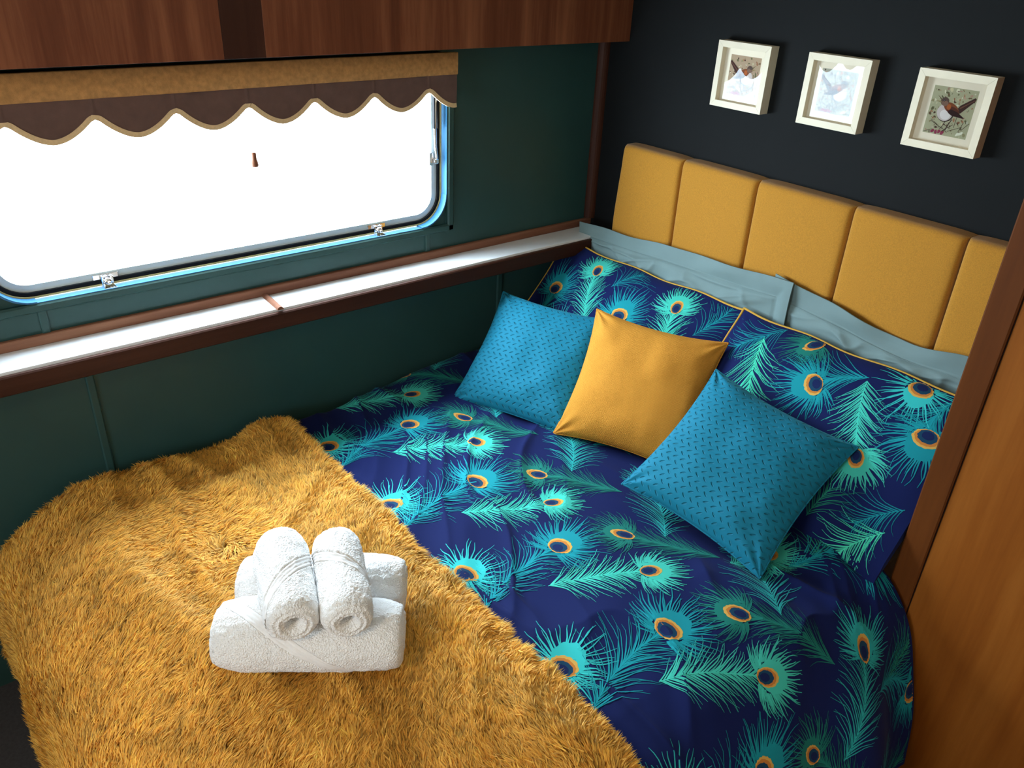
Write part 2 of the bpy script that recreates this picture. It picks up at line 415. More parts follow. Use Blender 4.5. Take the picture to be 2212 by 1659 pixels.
# window wall with its opening
OY0, OY1, OZ0, OZ1, ORAD = -1.785, -0.598, 1.008, 1.460, 0.09
wl = MB()
wl.box(-0.04, 0, ROOM_Y0, OY0, 0, CEIL); wl.box(-0.04, 0, OY1, 0, 0, CEIL)
wl.box(-0.04, 0, OY0, OY1, 0, OZ0); wl.box(-0.04, 0, OY0, OY1, OZ1, CEIL)
def rrect(inset, n=14):
    y0, y1, z0, z1 = OY0+inset, OY1-inset, OZ0+inset, OZ1-inset; r = max(ORAD-inset, 0.02); P = []
    for cy, cz, a0 in ((y1-r, z0+r, -90), (y1-r, z1-r, 0), (y0+r, z1-r, 90), (y0+r, z0+r, 180)):
        for k in range(n+1):
            a = math.radians(a0+90*k/n); P.append((cy+r*math.cos(a), cz+r*math.sin(a)))
    return np.array(P)
RR = rrect(0.0); NR = 15
for k, (cy, cz) in enumerate(((OY1, OZ0), (OY1, OZ1), (OY0, OZ1), (OY0, OZ0))):
    arc = RR[k*NR:(k+1)*NR]
    for xx in (-0.004,):
        V = [(xx, cy, cz)]+[(xx, p[0], p[1]) for p in arc]
        wl.add(V, [(0, i+1, i+2) for i in range(NR-1)])
wall_left = struct(wl.build('wall_left', M['green']), 'dark green painted wall with the window above the shelf', 'wall')
for y0, y1, z0, z1 in ((-1.638, -1.6175, 0.02, 0.862), (-0.397, -0.376, 0.02, 0.862), (-1.700, -1.681, 0.930, 0.990), (-0.6745, -0.656, 0.930, 0.990)):
    b = MB(); n = 8; th = np.linspace(0, math.pi, n)
    prof = [((y0+y1)/2-(y1-y0)/2*math.cos(t), 0.0005+0.0055*min(1, 1.6*math.sin(t))) for t in th]
    P = np.array([[(x, y, z) for y, x in prof] for z in (z0, z1)]); b.grid(P, smooth=False)
    b.add([(x, y, z1) for y, x in prof], [list(range(n))]); b.add([(x, y, z0) for y, x in prof], [list(range(n))[::-1]])
    b.build('batten', M['green'], wall_left)

# window: moulding, lining, sealant, gasket, sash, pane, catches and stay
win = empty('window_1', (0, -1.19, 1.0)); struct(win, 'wide caravan window with rounded corners in the green wall', 'window')
def ring(i0, i1, xa, xb, name, mat, n=14):
    """rounded frame between insets i0 (outer) and i1 (inner), from x=xa (room side) to xb"""
    A = rrect(i0, n); B = rrect(i1, n); m = len(A); b = MB()
    mk = lambda Q, x: np.stack([np.full(m, x), Q[:, 0], Q[:, 1]], -1)
    L = [mk(A, xb), mk(A, xa), mk(B, xa), mk(B, xb)]
    P = np.array(L+[L[0]])
    b.grid(P, smooth=False, closed_v=True)
    return put(b.build(name, mat), win)
bead = MB()
for (y0, y1, z0, z1) in ((OY0-0.022, OY1+0.022, OZ0-0.020, OZ0+0.001), (OY0-0.022, OY1+0.022, OZ1-0.001, OZ1+0.02), (OY0-0.022, OY0-0.001, OZ0-0.02, OZ1+0.02), (OY1+0.001, OY1+0.022, OZ0-0.02, OZ1+0.02)):
    bead.bbox(0, 0.011, y0, y1, z0, z1, 0.004)
put(bead.build('moulding', M['green']), win)
ring(0.0005, 0.003, 0.007, -0.026, 'lining', M['lining'])
# separate curved corner pieces lapped over the lining
for k in range(4):
    A = rrect(0.003, 14)[k*15:(k+1)*15]; B = rrect(0.0052, 14)[k*15:(k+1)*15]
    mk = lambda Q, x: np.stack([np.full(len(Q), x), Q[:, 0], Q[:, 1]], -1)
    P = np.array([mk(A, -0.020), mk(A, 0.0085), mk(B, 0.0085), mk(B, -0.020), mk(A, -0.020)])
    put(MB().grid(P, smooth=False).build('corner_lining', M['lining']), win)
ring(0.0045, 0.0085, -0.018, -0.024, 'sealant', M['foam'])
ring(0.0075, 0.0175, -0.020, -0.034, 'gasket', M['rubber'])
ring(0.0165, 0.034, -0.026, -0.038, 'sash', M['alu'])
gl = rrect(0.030); g = MB()
m_ = len(gl); cen = gl.mean(0)
for x in (-0.0335,):
    g.add([(x, cen[0], cen[1])]+[(x, p[0], p[1]) for p in gl], [(0, i+1, (i+1) % m_+1) for i in range(m_)])
put(g.build('pane', M['glass']), win)
for yc in (-1.540, -0.8185):
    zc = 1.018; b = MB()
    b.bbox(-0.026, -0.0225, yc-0.030, yc+0.026, zc-0.002, zc+0.020, 0.001)
    b.bbox(-0.023, -0.012, yc-0.014, yc-0.008, zc-0.010, zc+0.017, 0.0015)
    b.bbox(-0.023, -0.012, yc+0.006, yc+0.012, zc-0.002, zc+0.017, 0.0015)
    b.bbox(-0.022, 0.004, yc-0.013, yc+0.013, zc-0.0095, zc-0.006, 0.001)
    b.bbox(-0.020, -0.004, yc-0.013, yc-0.0105, zc-0.009, zc+0.004, 0.001)
    cat = put(b.build('catch', M['chrome']), win)
    kb = MB(); th = np.linspace(0, math.pi, 9)
    prof = [(max(0.0001, 0.0095*math.sin(t)), -0.0065*math.cos(t)) for t in th]; kb.lathe(prof, 18)
    kb.lathe([(0.0001, 0.006), (0.004, 0.006), (0.004, 0.012), (0.0032, 0.0135), (0.0001, 0.0135)], 14)
    kn = kb.build('knob', M['chrome'], cat)
    kn.matrix_world = Matrix.Translation((-0.010, yc-0.001, zc+0.005)) @ Euler((0, math.pi/2, 0)).to_matrix().to_4x4()
b = MB(); b.tube([(-0.012, -0.6215, 1.200), (-0.012, -0.6225, 1.212), (-0.011, -0.6262, 1.232), (-0.011, -0.6290, 1.29), (-0.012, -0.6240, 1.40), (-0.014, -0.620, 1.44)], 0.0042, 8)
stay = put(b.build('stay_arm', M['chrome']), win)
b = MB(); b.bbox(-0.025, -0.021, -0.640, -0.627, 1.180, 1.216, 0.001); b.bbox(-0.022, -0.006, -0.630, -0.617, 1.186, 1.202, 0.003)
put(b.build('stay_bracket', M['chrome']), win)
b = MB(); b.bbox(-0.017, -0.006, -0.634, -0.6305, 1.285, 1.44, 0.001); b.bbox(-0.017, -0.006, -0.6215, -0.618, 1.285, 1.44, 0.001)
put(b.build('stay_channel', M['rubber']), win)

# rear wall with a second window, behind the camera
rw = MB(); WX0, WX1, WZ0, WZ1 = 0.92, 1.78, 1.02, 1.48
rw.box(0, WX0, ROOM_Y0-0.04, ROOM_Y0, 0, CEIL); rw.box(WX1, ROOM_X1, ROOM_Y0-0.04, ROOM_Y0, 0, CEIL)
rw.box(WX0, WX1, ROOM_Y0-0.04, ROOM_Y0, 0, WZ0); rw.box(WX0, WX1, ROOM_Y0-0.04, ROOM_Y0, WZ1, CEIL)
struct(rw.build('wall_rear', M['cream']), 'cream end wall with the second window', 'wall')
w2 = empty('window_2', (1.25, ROOM_Y0, WZ0)); struct(w2, 'plain end window facing the headboard wall', 'window')
b = MB()
for x0, x1, z0, z1 in ((WX0, WX1, WZ0, WZ0+0.03), (WX0, WX1, WZ1-0.03, WZ1), (WX0, WX0+0.03, WZ0, WZ1), (WX1-0.03, WX1, WZ0, WZ1)):
    b.bbox(x0, x1, ROOM_Y0-0.03, ROOM_Y0+0.01, z0, z1, 0.004)
put(b.build('window_frame', M['alu']), w2)
b = MB(); b.add([(WX0, ROOM_Y0-0.02, WZ0), (WX1, ROOM_Y0-0.02, WZ0), (WX1, ROOM_Y0-0.02, WZ1), (WX0, ROOM_Y0-0.02, WZ1)], [(0, 1, 2, 3)])
put(b.build('pane', M['glass']), w2)

# wooden partition at the right, with its solid edge strip
PY = -0.372
pr = empty('wall_right', (1.42, PY, 0)); struct(pr, 'warm brown veneered partition beside the head of the bed', 'wall')
put(MB().bbox(1.4745, ROOM_X1-0.001, PY, PY+0.02, 0.001, CEIL-0.001, 0.0015).build('panel', M['panel']), pr)
put(MB().bbox(1.4195, 1.4725, PY-0.005, PY+0.024, 0.001, CEIL-0.001, 0.003).build('edge_strip', M['strip']), pr)
put(MB().box(1.4720, 1.4750, PY+0.004, PY+0.02, 0.001, CEIL-0.001).build('groove', M['rubber']), pr)
put(MB().box(1.525, 1.545, PY+0.021, -0.001, 0.001, CEIL-0.001).build('return_panel', M['panel']), pr)

# quarter-round wooden trim in the corner between green and black walls
b = MB(); th = np.linspace(0, math.pi/2, 7); r = 0.026
prof = [(0.0005, -0.0005)]+[(r*math.sin(t)+0.0005, -r*math.cos(t)-0.0005) for t in th]
P = np.array([[(x, y, z) for x, y in prof] for z in (0.938, 1.504)]); b.grid(P, smooth=False, flip=True)
struct(b.build('trim_1', M['locker_dark']), 'dark wooden quarter-round strip in the corner of the green and black walls', 'trim')

# ------------------------------------------------------------------ shelf under the window
sh = empty('wall_shelf', (0, -1.5, 0.9)); tag(sh, 'long narrow white shelf with dark wooden lip along the green wall', 'shelf')
YE = -2.6
put(MB().box(0.0, 0.108, YE, -0.002, 0.884, 0.9125).build('shelf_board', M['white']), sh)
put(MB().bbox(0.108, 0.122, YE, -0.002, 0.862, 0.9065, 0.003).build('front_lip', M['lip']), sh)
put(MB().bbox(0.0005, 0.014, YE, -0.002, 0.9127, 0.9365, 0.002).build('back_strip', M['backstrip']), sh)
b = MB()
th = np.linspace(0, math.pi, 9); P = np.array([[(x, -1.181-0.0085*math.cos(t)-0.004*(x-0.014)/0.094, 0.9127+0.0085*math.sin(t)) for t in th] for x in (0.013, 0.118)])
b.grid(P, flip=True); b.add(P[1], [list(range(9))]); b.add(P[0], [list(range(9))[::-1]])
put(b.build('divider', M['backstrip']), sh)
for yk in (-1.33, -1.56, -0.78, -0.42):
    put(MB().lathe([(0.0001, 0.0005), (0.0028, 0.0005), (0.0028, 0.0)], 10, ).build('screw_head', M['rubber']), sh).matrix_world = Matrix.Translation((0.0143, yk, 0.9255)) @ Euler((0, math.pi/2, 0)).to_matrix().to_4x4()

# ------------------------------------------------------------------ overhead locker
lk = empty('overhead_locker', (0.05, -1.5, 1.505)); tag(lk, 'mahogany veneered overhead locker running above the window', 'locker')
LZ = 1.5055
put(MB().box(0.001, 0.096, -3.6, -0.001, LZ+0.001, CEIL-0.001).build('carcass', M['locker_dark']), lk)
put(MB().bbox(0.097, 0.1065, -1.1535, -0.002, LZ, CEIL-0.001, 0.0003).build('door', M['locker']), lk)
put(MB().bbox(0.097, 0.1062, -1.2470, -1.1537, LZ, CEIL-0.001, 0.0003).build('stile', M['locker_dark']), lk)
put(MB().bbox(0.097, 0.1065, -2.40, -1.2478, LZ, CEIL-0.001, 0.0003).build('door', M['locker']), lk)
put(MB().bbox(0.097, 0.1065, -3.6, -2.4014, LZ, CEIL-0.001, 0.001).build('door', M['locker']), lk)

# ------------------------------------------------------------------ scalloped valance
va = empty('valance', (0.05, -1.2, 1.49)); tag(va, 'brown scalloped window valance with gold top band and tan edging', 'valance')
VY0, VY1 = -1.83, -0.596
n = 700; yy = np.linspace(VY1, VY0, n)
def scal(y):
    q = (np.asarray(y)+0.6862)/0.1655; fr = q-np.floor(q); d = np.abs(fr-0.5)*2   # 1 at a cusp, 0 mid-lobe
    return 1.3505+0.0480*d**1.8-0.004*np.exp(-((1-d)/0.06)**2)
def vx(y, z):
    q = (y+0.6862)/0.1655; fr = np.abs(q-np.round(q))
    return 0.0475+0.0022*(vnoise(y*14, z*6, 4)-0.5)*2+0.0018*np.exp(-(fr/0.02)**2)*sstep(1.39, 1.43, z)+0.0012*np.sin(y*75)*sstep(1.41, 1.435, z)
b = MB(); rows = 10
zt = 1.442; zl = scal(yy)
Z = zl[None, :]+(zt-zl)[None, :]*np.linspace(0, 1, rows)[:, None]; Y = np.repeat(yy[None, :], rows, 0)
F_ = np.stack([vx(Y, Z), Y, Z], -1); B_ = F_-np.array([0.002, 0, 0])
b.grid(F_, flip=False); b.grid(B_, flip=True)
put(b.build('skirt', M['skirt']), va)
b = MB(); W = 0.0112
e = 0.0006; dz = (scal(yy+e)-scal(yy-e))/(2*e); nrm = np.stack([-dz, np.ones(n)], -1); nrm /= np.linalg.norm(nrm, axis=1, keepdims=True)
lo = np.stack([yy, zl-0.001], -1); hi = lo+nrm*W
for off, fl in ((0.0014, False), (-0.0034, True)):
    P = np.stack([np.stack([vx(q[:, 0], q[:, 1])+off, q[:, 0], q[:, 1]], -1) for q in (lo, hi)]); b.grid(P, flip=fl)
P = np.stack([np.stack([vx(lo[:, 0], lo[:, 1])+o, lo[:, 0], lo[:, 1]], -1) for o in (-0.0034, 0.0014)]); b.grid(P)
put(b.build('edging', M['braid']), va)
b = MB(); P = []
for z, o in ((1.4345, 0.0015), (1.4360, 0.0045), (1.4620, 0.0052), (1.4895, 0.0045), (1.4905, 0.0015)):
    P.append(np.stack([0.0475+o+0.0012*(vnoise(yy*9, yy*0+z*30, 17)-0.5), yy, np.full(n, z)+0.0012*(vnoise(yy*6, yy*0, 19)-0.5)], -1))
b.grid(np.array(P)); b.grid(np.array(P)-np.array([0.006, 0, 0]), flip=True)
put(b.build('top_band', M['band']), va)
put(MB().box(0.0005, 0.0455, VY0, VY1-0.03, 1.468, 1.4885).build('rail', M['locker_dark']), va)

pull = empty('blind_pull', (0.03, -1.176, 1.25)); tag(pull, 'small turned wooden pull on a cord hanging before the window', 'blind pull')
b = MB(); b.lathe([(0.0001, 0.035), (0.0052, 0.035), (0.0060, 0.032), (0.0056, 0.026), (0.0064, 0.018), (0.0086, 0.011), (0.0092, 0.005), (0.008, 0.001), (0.0001, 0.0)], 18)
t_ = b.build('toggle', M['toggle'], pull); t_.location = (0, 0, 0.0016)
t_ = MB().tube([(0, 0, 0.034), (0.0005, 0, 0.11), (0, 0, 0.2175)], 0.0007, 6).build('cord', M['cord'], pull)

# ------------------------------------------------------------------ pictures
def ell(c, rx, ry, ang=0, n=18, jit=0.0, rng=None):
    t = np.linspace(0, 2*np.pi, n, endpoint=False); r = 1+(rng.uniform(-jit, jit, n) if jit else 0)
    x = rx*np.cos(t)*r; y = ry*np.sin(t)*r; a = math.radians(ang)
    return np.stack([c[0]+x*math.cos(a)-y*math.sin(a), c[1]+x*math.sin(a)+y*math.cos(a)], -1)
def art(seed, mirror, tone):
    """flat printed picture: list of (polygon in 0..1, colour), later ones on top"""
    rng = np.random.default_rng(seed); L = []
    L.append((np.array([(0, 0), (1, 0), (1, 1), (0, 1)]), s2l(tone)))
    pal = [(150, 140, 105), (205, 195, 160), (120, 95, 70), (170, 120, 90), (190, 150, 130), (110, 105, 75), (215, 210, 185), (95, 70, 60)]
    for i in range(150):
        c = rng.uniform(0.03, 0.97, 2); r = rng.uniform(0.008, 0.045)
        if 0.2 < c[0] < 0.8 and 0.35 < c[1] < 0.75 and r > 0.03: r *= 0.5
        P = ell(c, r, r*rng.uniform(0.3, 0.9), rng.uniform(0, 180), 9, 0.25, rng); L.append((np.clip(P, 0.004, 0.996), s2l(pal[rng.integers(len(pal))])*rng.uniform(0.7, 1.1)))
    def line(a, b_, w, col):
        a = np.array(a); b_ = np.array(b_); d = (b_-a)/np.linalg.norm(b_-a); q = np.array([-d[1], d[0]])*w
        L.append((np.array([a-q, b_-q, b_+q, a+q]), s2l(col)))
    for k in range(6):     # twigs and blossom
        a = rng.uniform(0.05, 0.95, 2); a[1] = rng.uniform(0.05, 0.25); line(a, np.clip(a+rng.uniform(-0.25, 0.25, 2), 0.02, 0.98), 0.006, (90, 75, 60))
    for c in ((0.22, 0.06), (0.30, 0.05), (0.37, 0.07), (0.44, 0.05)): L.append((np.clip(ell(c, 0.05, 0.035, rng.uniform(0, 90), 10, 0.2, rng), 0.004, 0.996), s2l((150, 60, 85))))
    for c in ((0.85, 0.1), (0.8, 0.08)): L.append((np.clip(ell(c, 0.06, 0.03, 30, 10, 0.3, rng), 0.004, 0.996), s2l((225, 220, 200))))
    # bird
    B = []
    B.append((np.array([(0.62, 0.56), (0.68, 0.66), (0.96, 0.86), (0.99, 0.83), (0.97, 0.78), (0.72, 0.50)]), (70, 45, 40)))
    B.append((np.array([(0.68, 0.615), (0.97, 0.815), (0.965, 0.80), (0.70, 0.595)]), (115, 75, 60)))
    B.append((ell((0.40, 0.47), 0.20, 0.185, -20, 24), (70, 55, 50)))
    B.append((ell((0.385, 0.475), 0.185, 0.172, -20, 24), (205, 190, 185)))
    B.append((ell((0.40, 0.43), 0.12, 0.10, -20, 20), (225, 215, 212)))
    B.append((ell((0.50, 0.58), 0.19, 0.10, -22, 22), (130, 72, 45)))
    B.append((ell((0.56, 0.52), 0.16, 0.085, -20, 22), (95, 50, 38)))
    B.append((np.array([(0.44, 0.50), (0.50, 0.56), (0.66, 0.52), (0.84, 0.42), (0.80, 0.41), (0.56, 0.43)]), (55, 32, 32)))
    B.append((ell((0.44, 0.60), 0.05, 0.06, 10, 16), (175, 95, 50)))
    B.append((ell((0.32, 0.70), 0.095, 0.085, 10, 20), (95, 75, 68)))
    B.append((ell((0.33, 0.66), 0.08, 0.055, 0, 18), (130, 100, 85)))
    B.append((np.array([(0.25, 0.74), (0.13, 0.81), (0.235, 0.71)]), (110, 95, 70))); B.append((np.array([(0.24, 0.70), (0.09, 0.69), (0.25, 0.665)]), (150, 130, 90)))
    B.append((ell((0.30, 0.715), 0.02, 0.02, 0, 12), (30, 24, 24))); B.append((ell((0.297, 0.72), 0.006, 0.006, 0, 8), (230, 225, 220)))
    def bl(a, b_, w, col):
        a = np.array(a); b_ = np.array(b_); d = (b_-a)/np.linalg.norm(b_-a); q = np.array([-d[1], d[0]])*w; B.append((np.array([a-q, b_-q, b_+q, a+q]), col))
    bl((0.45, 0.30), (0.40, 0.17), 0.008, (80, 60, 55)); bl((0.58, 0.36), (0.49, 0.12), 0.010, (80, 60, 55))
    for a, b_ in (((0.40, 0.17), (0.30, 0.15)), ((0.40, 0.17), (0.36, 0.12)), ((0.40, 0.17), (0.46, 0.13)), ((0.49, 0.12), (0.42, 0.08)), ((0.49, 0.12), (0.55, 0.07)), ((0.12, 0.27), (0.42, 0.14)), ((0.55, 0.10), (0.85, 0.24)), ((0.3, 0.2), (0.12, 0.3))): bl(a, b_, 0.005, (75, 60, 50))
    for P, col in B:
        P = np.clip(P, 0.004, 0.996)
        if mirror: P = np.stack([1-P[:, 0], P[:, 1]], -1)[::-1]
        L.append((P, s2l(col)))
    return L

def picture(xc, seed, mirror, tone, label):
    W, H, D, fw = 0.1665, 0.1665, 0.033, 0.0160
    root = empty('picture_frame', (xc, -0.0005, 1.4645)); tag(root, label, 'picture', 'cream box frames in a row on the black wall')
    o = [(-W/2, -H/2), (W/2, -H/2), (W/2, H/2), (-W/2, H/2)]; i = [(-W/2+fw, -H/2+fw), (W/2-fw, -H/2+fw), (W/2-fw, H/2-fw), (-W/2+fw, H/2-fw)]
    for k in range(4):
        a, b_, c, d = o[k], o[(k+1) % 4], i[(k+1) % 4], i[k]
        g = 0.00018   # hairline mitre
        av = (np.array(b_)-np.array(a)); av /= np.linalg.norm(av)
        a = np.array(a)+av*g; d = np.array(d)+av*g; b_ = np.array(b_)-av*g; c = np.array(c)-av*g
        V = [(p[0], y, p[1]) for y in (-D, 0) for p in (a, b_, c, d)]
        MB().add(V, [(0, 1, 2, 3), (7, 6, 5, 4), (0, 4, 5, 1), (1, 5, 6, 2), (2, 6, 7, 3), (3, 7, 4, 0)]).build('frame_rail', M['frame'], root)
    iw = W/2-fw
    MB().box(-iw, iw, -D+0.0175, -0.001, -iw, iw).build('mount', M['mount'], root)
    pw, ph = 0.0485, 0.0505; b = MB()
    for k, (P, col) in enumerate(art(seed, mirror, tone)):
        yy_ = -D+0.0174-0.0000035*k
        V = [(-pw+2*pw*p[0], yy_, -ph+2*ph*p[1]) for p in P]
        b.add(V, [list(range(len(V)))], 0, col)
    b.build('bird_print', M['art'], root, colors=True)
    gb = MB(); gb.add([(-iw, -D+0.0155, -iw), (iw, -D+0.0155, -iw), (iw, -D+0.0155, iw), (-iw, -D+0.0155, iw)], [(0, 1, 2, 3)])
    gb.build('glass', M['picture_glass'], root)
picture(0.5455, 11, True, (176, 150, 125), 'cream framed bird picture nearest the corner, half covered by reflected window light')
picture(0.8215, 12, True, (170, 165, 150), 'cream framed bird picture in the middle, with the window reflected in its glass')
picture(1.1020, 13, False, (176, 170, 140), 'cream framed picture of a brown bird with raised tail, farthest from the corner')

# ------------------------------------------------------------------ headboard
hb = empty('headboard', (0.8, -0.002, 0.45)); tag(hb, 'mustard yellow upholstered headboard of tall padded panels', 'headboard')
edges = [0.176, 0.4125, 0.6755, 0.9575, 1.2335, 1.5000]
for k in range(5):
    x0, x1 = edges[k]+0.0006, edges[k+1]-0.0006; z0, z1 = 0.46, 1.2225; nu, nv = 40, 70
    u = np.tanh(np.linspace(-3, 3, nu))/np.tanh(3); v = np.tanh(np.linspace(-3, 3, nv))/np.tanh(3)
    U, V = np.meshgrid(u, v, indexing='ij')
    K = np.clip(1-np.abs(U)**26, 0, 1)**0.5*np.clip(1-np.abs(V)**50, 0, 1)**0.5
    X = (x0+x1)/2+(x1-x0)/2*U; Zz = (z0+z1)/2+(z1-z0)/2*V
    if k == 0: X = X-0.016*(1-sstep(0.95, 1.22, Zz))*(1-(U+1)/2)
    Yf = -0.036-0.024*K-0.003*(1-U*U)-0.0012*(vnoise(X*40, Zz*40, 31)-0.5)*K
    # puckered stitching near the seam tops
    Zz = Zz-0.003*np.abs(U)**6*sstep(0.7, 1.0, V)
    b = MB(); b.grid(np.stack([X, Yf, Zz], -1), flip=False)
    Yb = np.full_like(Yf, -0.002); b.grid(np.stack([X, Yb, Zz], -1)[[0, -1]][:, [0, -1]], flip=True, smooth=False)
    F0 = np.stack([X, Yf, Zz], -1); G0 = np.stack([X, Yb, Zz], -1)
    b.grid(np.stack([F0[0], G0[0]]), smooth=False); b.grid(np.stack([F0[-1], G0[-1]]), smooth=False, flip=True)
    b.grid(np.stack([F0[:, 0], G0[:, 0]]), smooth=False, flip=True); b.grid(np.stack([F0[:, -1], G0[:, -1]]), smooth=False)
    put(b.build('padded_panel', M['mustard']), hb)

# ------------------------------------------------------------------ bed
bed = empty('bed', (0.7, -1.0, 0)); tag(bed, 'double bed built in against the green window wall', 'bed')
put(MB().bbox(0.012, 1.385, -1.875, -0.075, 0.001, 0.27, 0.004).build('base', M['basewood']), bed)
put(MB().bbox(0.014, 1.390, -1.885, -0.072, 0.271, 0.470, 0.03).build('mattress', M['mattress']), bed)

# ------------------------------------------------------------------ feather print
COLS = {'blue': (24, 140, 152), 'mint': (66, 190, 172), 'green': (30, 118, 108), 'cyan': (54, 190, 190), 'turq': (44, 165, 165), 'leaf': (60, 195, 200),
        'greenleaf': (36, 128, 108), 'blueleaf': (22, 128, 140), 'mintleaf': (70, 198, 165)}
NAVY = s2l((16, 26, 74))
STY = {  # head length, stem barb length, barbs per metre, angle at root, angle at end, width, eye, eye radius
    'blue': (0.060, 0.098, 130, 12, 60, 0.0025, True, 0.0185), 'mint': (0.044, 0.066, 175, 27, 46, 0.0026, True, 0.0150), 'green': (0.050, 0.074, 210, 15, 36, 0.0019, True, 0.0150),
    'cyan': (0.056, 0.080, 150, 24, 66, 0.0024, True, 0.0175), 'turq': (0.048, 0.078, 150, 20, 58, 0.0023, True, 0.0165), 'leaf': (0, 0.082, 140, 22, 56, 0.0024, False, 0),
    'greenleaf': (0, 0.075, 140, 20, 55, 0.0020, False, 0), 'blueleaf': (0, 0.080, 140, 20, 66, 0.0021, False, 0), 'mintleaf': (0, 0.082, 150, 24, 50, 0.0026, False, 0)}
def feather(style, E, B, seed, scale=1.0):
    """flat printed feather -> list of (points Nx2 strip rows, colour, layer)"""
    rng = np.random.default_rng(seed); hl, bl, dens, a0, a1, w, eye, er = STY[style]
    hl *= 1.30*scale; bl *= 1.36*scale; er *= 1.38*scale; w *= 1.12; dens *= 0.86
    base = s2l(COLS[style]); out = []
    E = np.array(E, float); B = np.array(B, float); L = np.linalg.norm(E-B); ax = (E-B)/L; nx = np.array([-ax[1], ax[0]])
    bend = rng.uniform(-0.05, 0.05)*L
    if style == 'blue': bend = -0.09*L
    def stem(t): return B+ax*L*t+nx*bend*4*t*(1-t)
    def strip(pts, widths, col, layer):
        pts = np.array(pts); tg = np.gradient(pts, axis=0); tg /= np.linalg.norm(tg, axis=1, keepdims=True)+1e-9
        q = np.stack([-tg[:, 1], tg[:, 0]], -1)*np.array(widths)[:, None]*0.5
        out.append((np.stack([pts-q, pts+q]), np.array(col), layer))
    def disc(c, ring_, col, layer):
        for i in range(5):
            out.append((np.stack([c+(ring_-c)*i/5, c+(ring_-c)*(i+1)/5]), np.array(col), layer))
    def barb(p, ang0, ang1, ln, w0, col, layer, heading, n=7):
        pts = [p]; ang0 += rng.normal(0, 3); k1 = rng.normal(0, 10); ph_ = rng.uniform(0, 6.28)
        for i in range(1, n):
            f_ = i/(n-1); an = math.radians(ang0+(ang1-ang0)*f_**1.2+k1*f_*f_+11*math.sin(f_*8+ph_)*f_)
            d = heading*math.cos(an)+np.array([-heading[1], heading[0]])*math.sin(an)
            pts.append(pts[-1]+d*ln/(n-1))
        wd = [w0*(1-0.75*(i/(n-1))**1.1)*rng.uniform(0.85, 1.15) for i in range(n)]
        sh = rng.uniform(0.8, 1.12); strip(pts, wd, np.clip(np.array([col*sh*(1-0.25*(i/(n-1))) for i in range(n)]), 0, 1), layer)
    ts = np.linspace(0, 1, 12); strip([stem(t) for t in ts], [0.0016+0.0016*t*(1 if eye else 0.6) for t in ts], base*1.05, 2)
    n = max(8, int(L*dens)); tmax = 1-(er*1.2/L if eye else 0.0)
    for i in range(n):
        t = (i+0.5)/n*tmax; p = stem(t); hd = stem(min(t+0.02, 1))-stem(t); hd /= np.linalg.norm(hd)
        prof = 0.55+0.45*math.sin(math.pi*min(1, t*1.15+0.12))
        if t < 0.3: prof *= 1.15
        for sg in (-1, 1):
            ln = bl*prof*rng.uniform(0.72, 1.1)
            if not eye: ln *= 0.55+0.6*(1-abs(t-0.45))
            barb(p+hd*rng.uniform(-0.002, 0.002), sg*(a0+8*(1-t)), sg*(a1+12*(1-t)), ln, w*rng.uniform(0.8, 1.2), base, 1, hd)
    if eye:
        hd = ax
        th = np.linspace(0, 2*np.pi, 40); rr = er*(1.55+0.25*np.cos(th))*(1+0.07*rng.uniform(-1, 1, 40)); rr[-1] = rr[0]
        cen = E+hd*er*0.35
        ring_o = cen+rr[:, None]*(np.cos(th)[:, None]*hd+np.sin(th)[:, None]*np.array([-hd[1], hd[0]])*0.92)
        disc(cen, ring_o, base*0.92, 1.5)
        m = 58 if style != 'cyan' else 40
        for i in range(m):
            ph = -155+310*(i+rng.uniform(0.1, 0.9))/m; a = math.radians(ph)
            d = hd*math.cos(a)+np.array([-hd[1], hd[0]])*math.sin(a)
            p = E+d*er*(1.35 if abs(ph) < 110 else 1.15)
            ln = hl*(1.10-0.22*abs(ph)/155)*rng.uniform(0.6, 1.12)
            barb(p, ph*(0.9 if style == 'cyan' else 0.78), ph*{'mint': 0.5, 'green': 0.42, 'blue': 0.62, 'turq': 0.6}.get(style, 0.85), ln, w*1.35*rng.uniform(0.8, 1.3), base, 1.2, hd)
        for k, (f_, c, lay) in enumerate(((1.0, (206, 160, 78), 3), (0.86, (190, 118, 52), 3.4), (0.70, (24, 62, 88), 3.8), (0.44, (22, 34, 78), 4.2))):
            j = 1+0.05*rng.uniform(-1, 1, 40); j[-1] = j[0]
            sx = 1.18 if style != 'green' else 1.35
            cc = E-hd*er*0.10*k
            o = cc+(er*f_*j)[:, None]*(np.sin(th)[:, None]*np.array([-hd[1], hd[0]])*(sx if style in ('blue', 'cyan') else 0.86)+np.cos(th)[:, None]*hd*(0.9 if style in ('blue', 'cyan') else sx))
            disc(cc, o, s2l(c), lay)
    return out

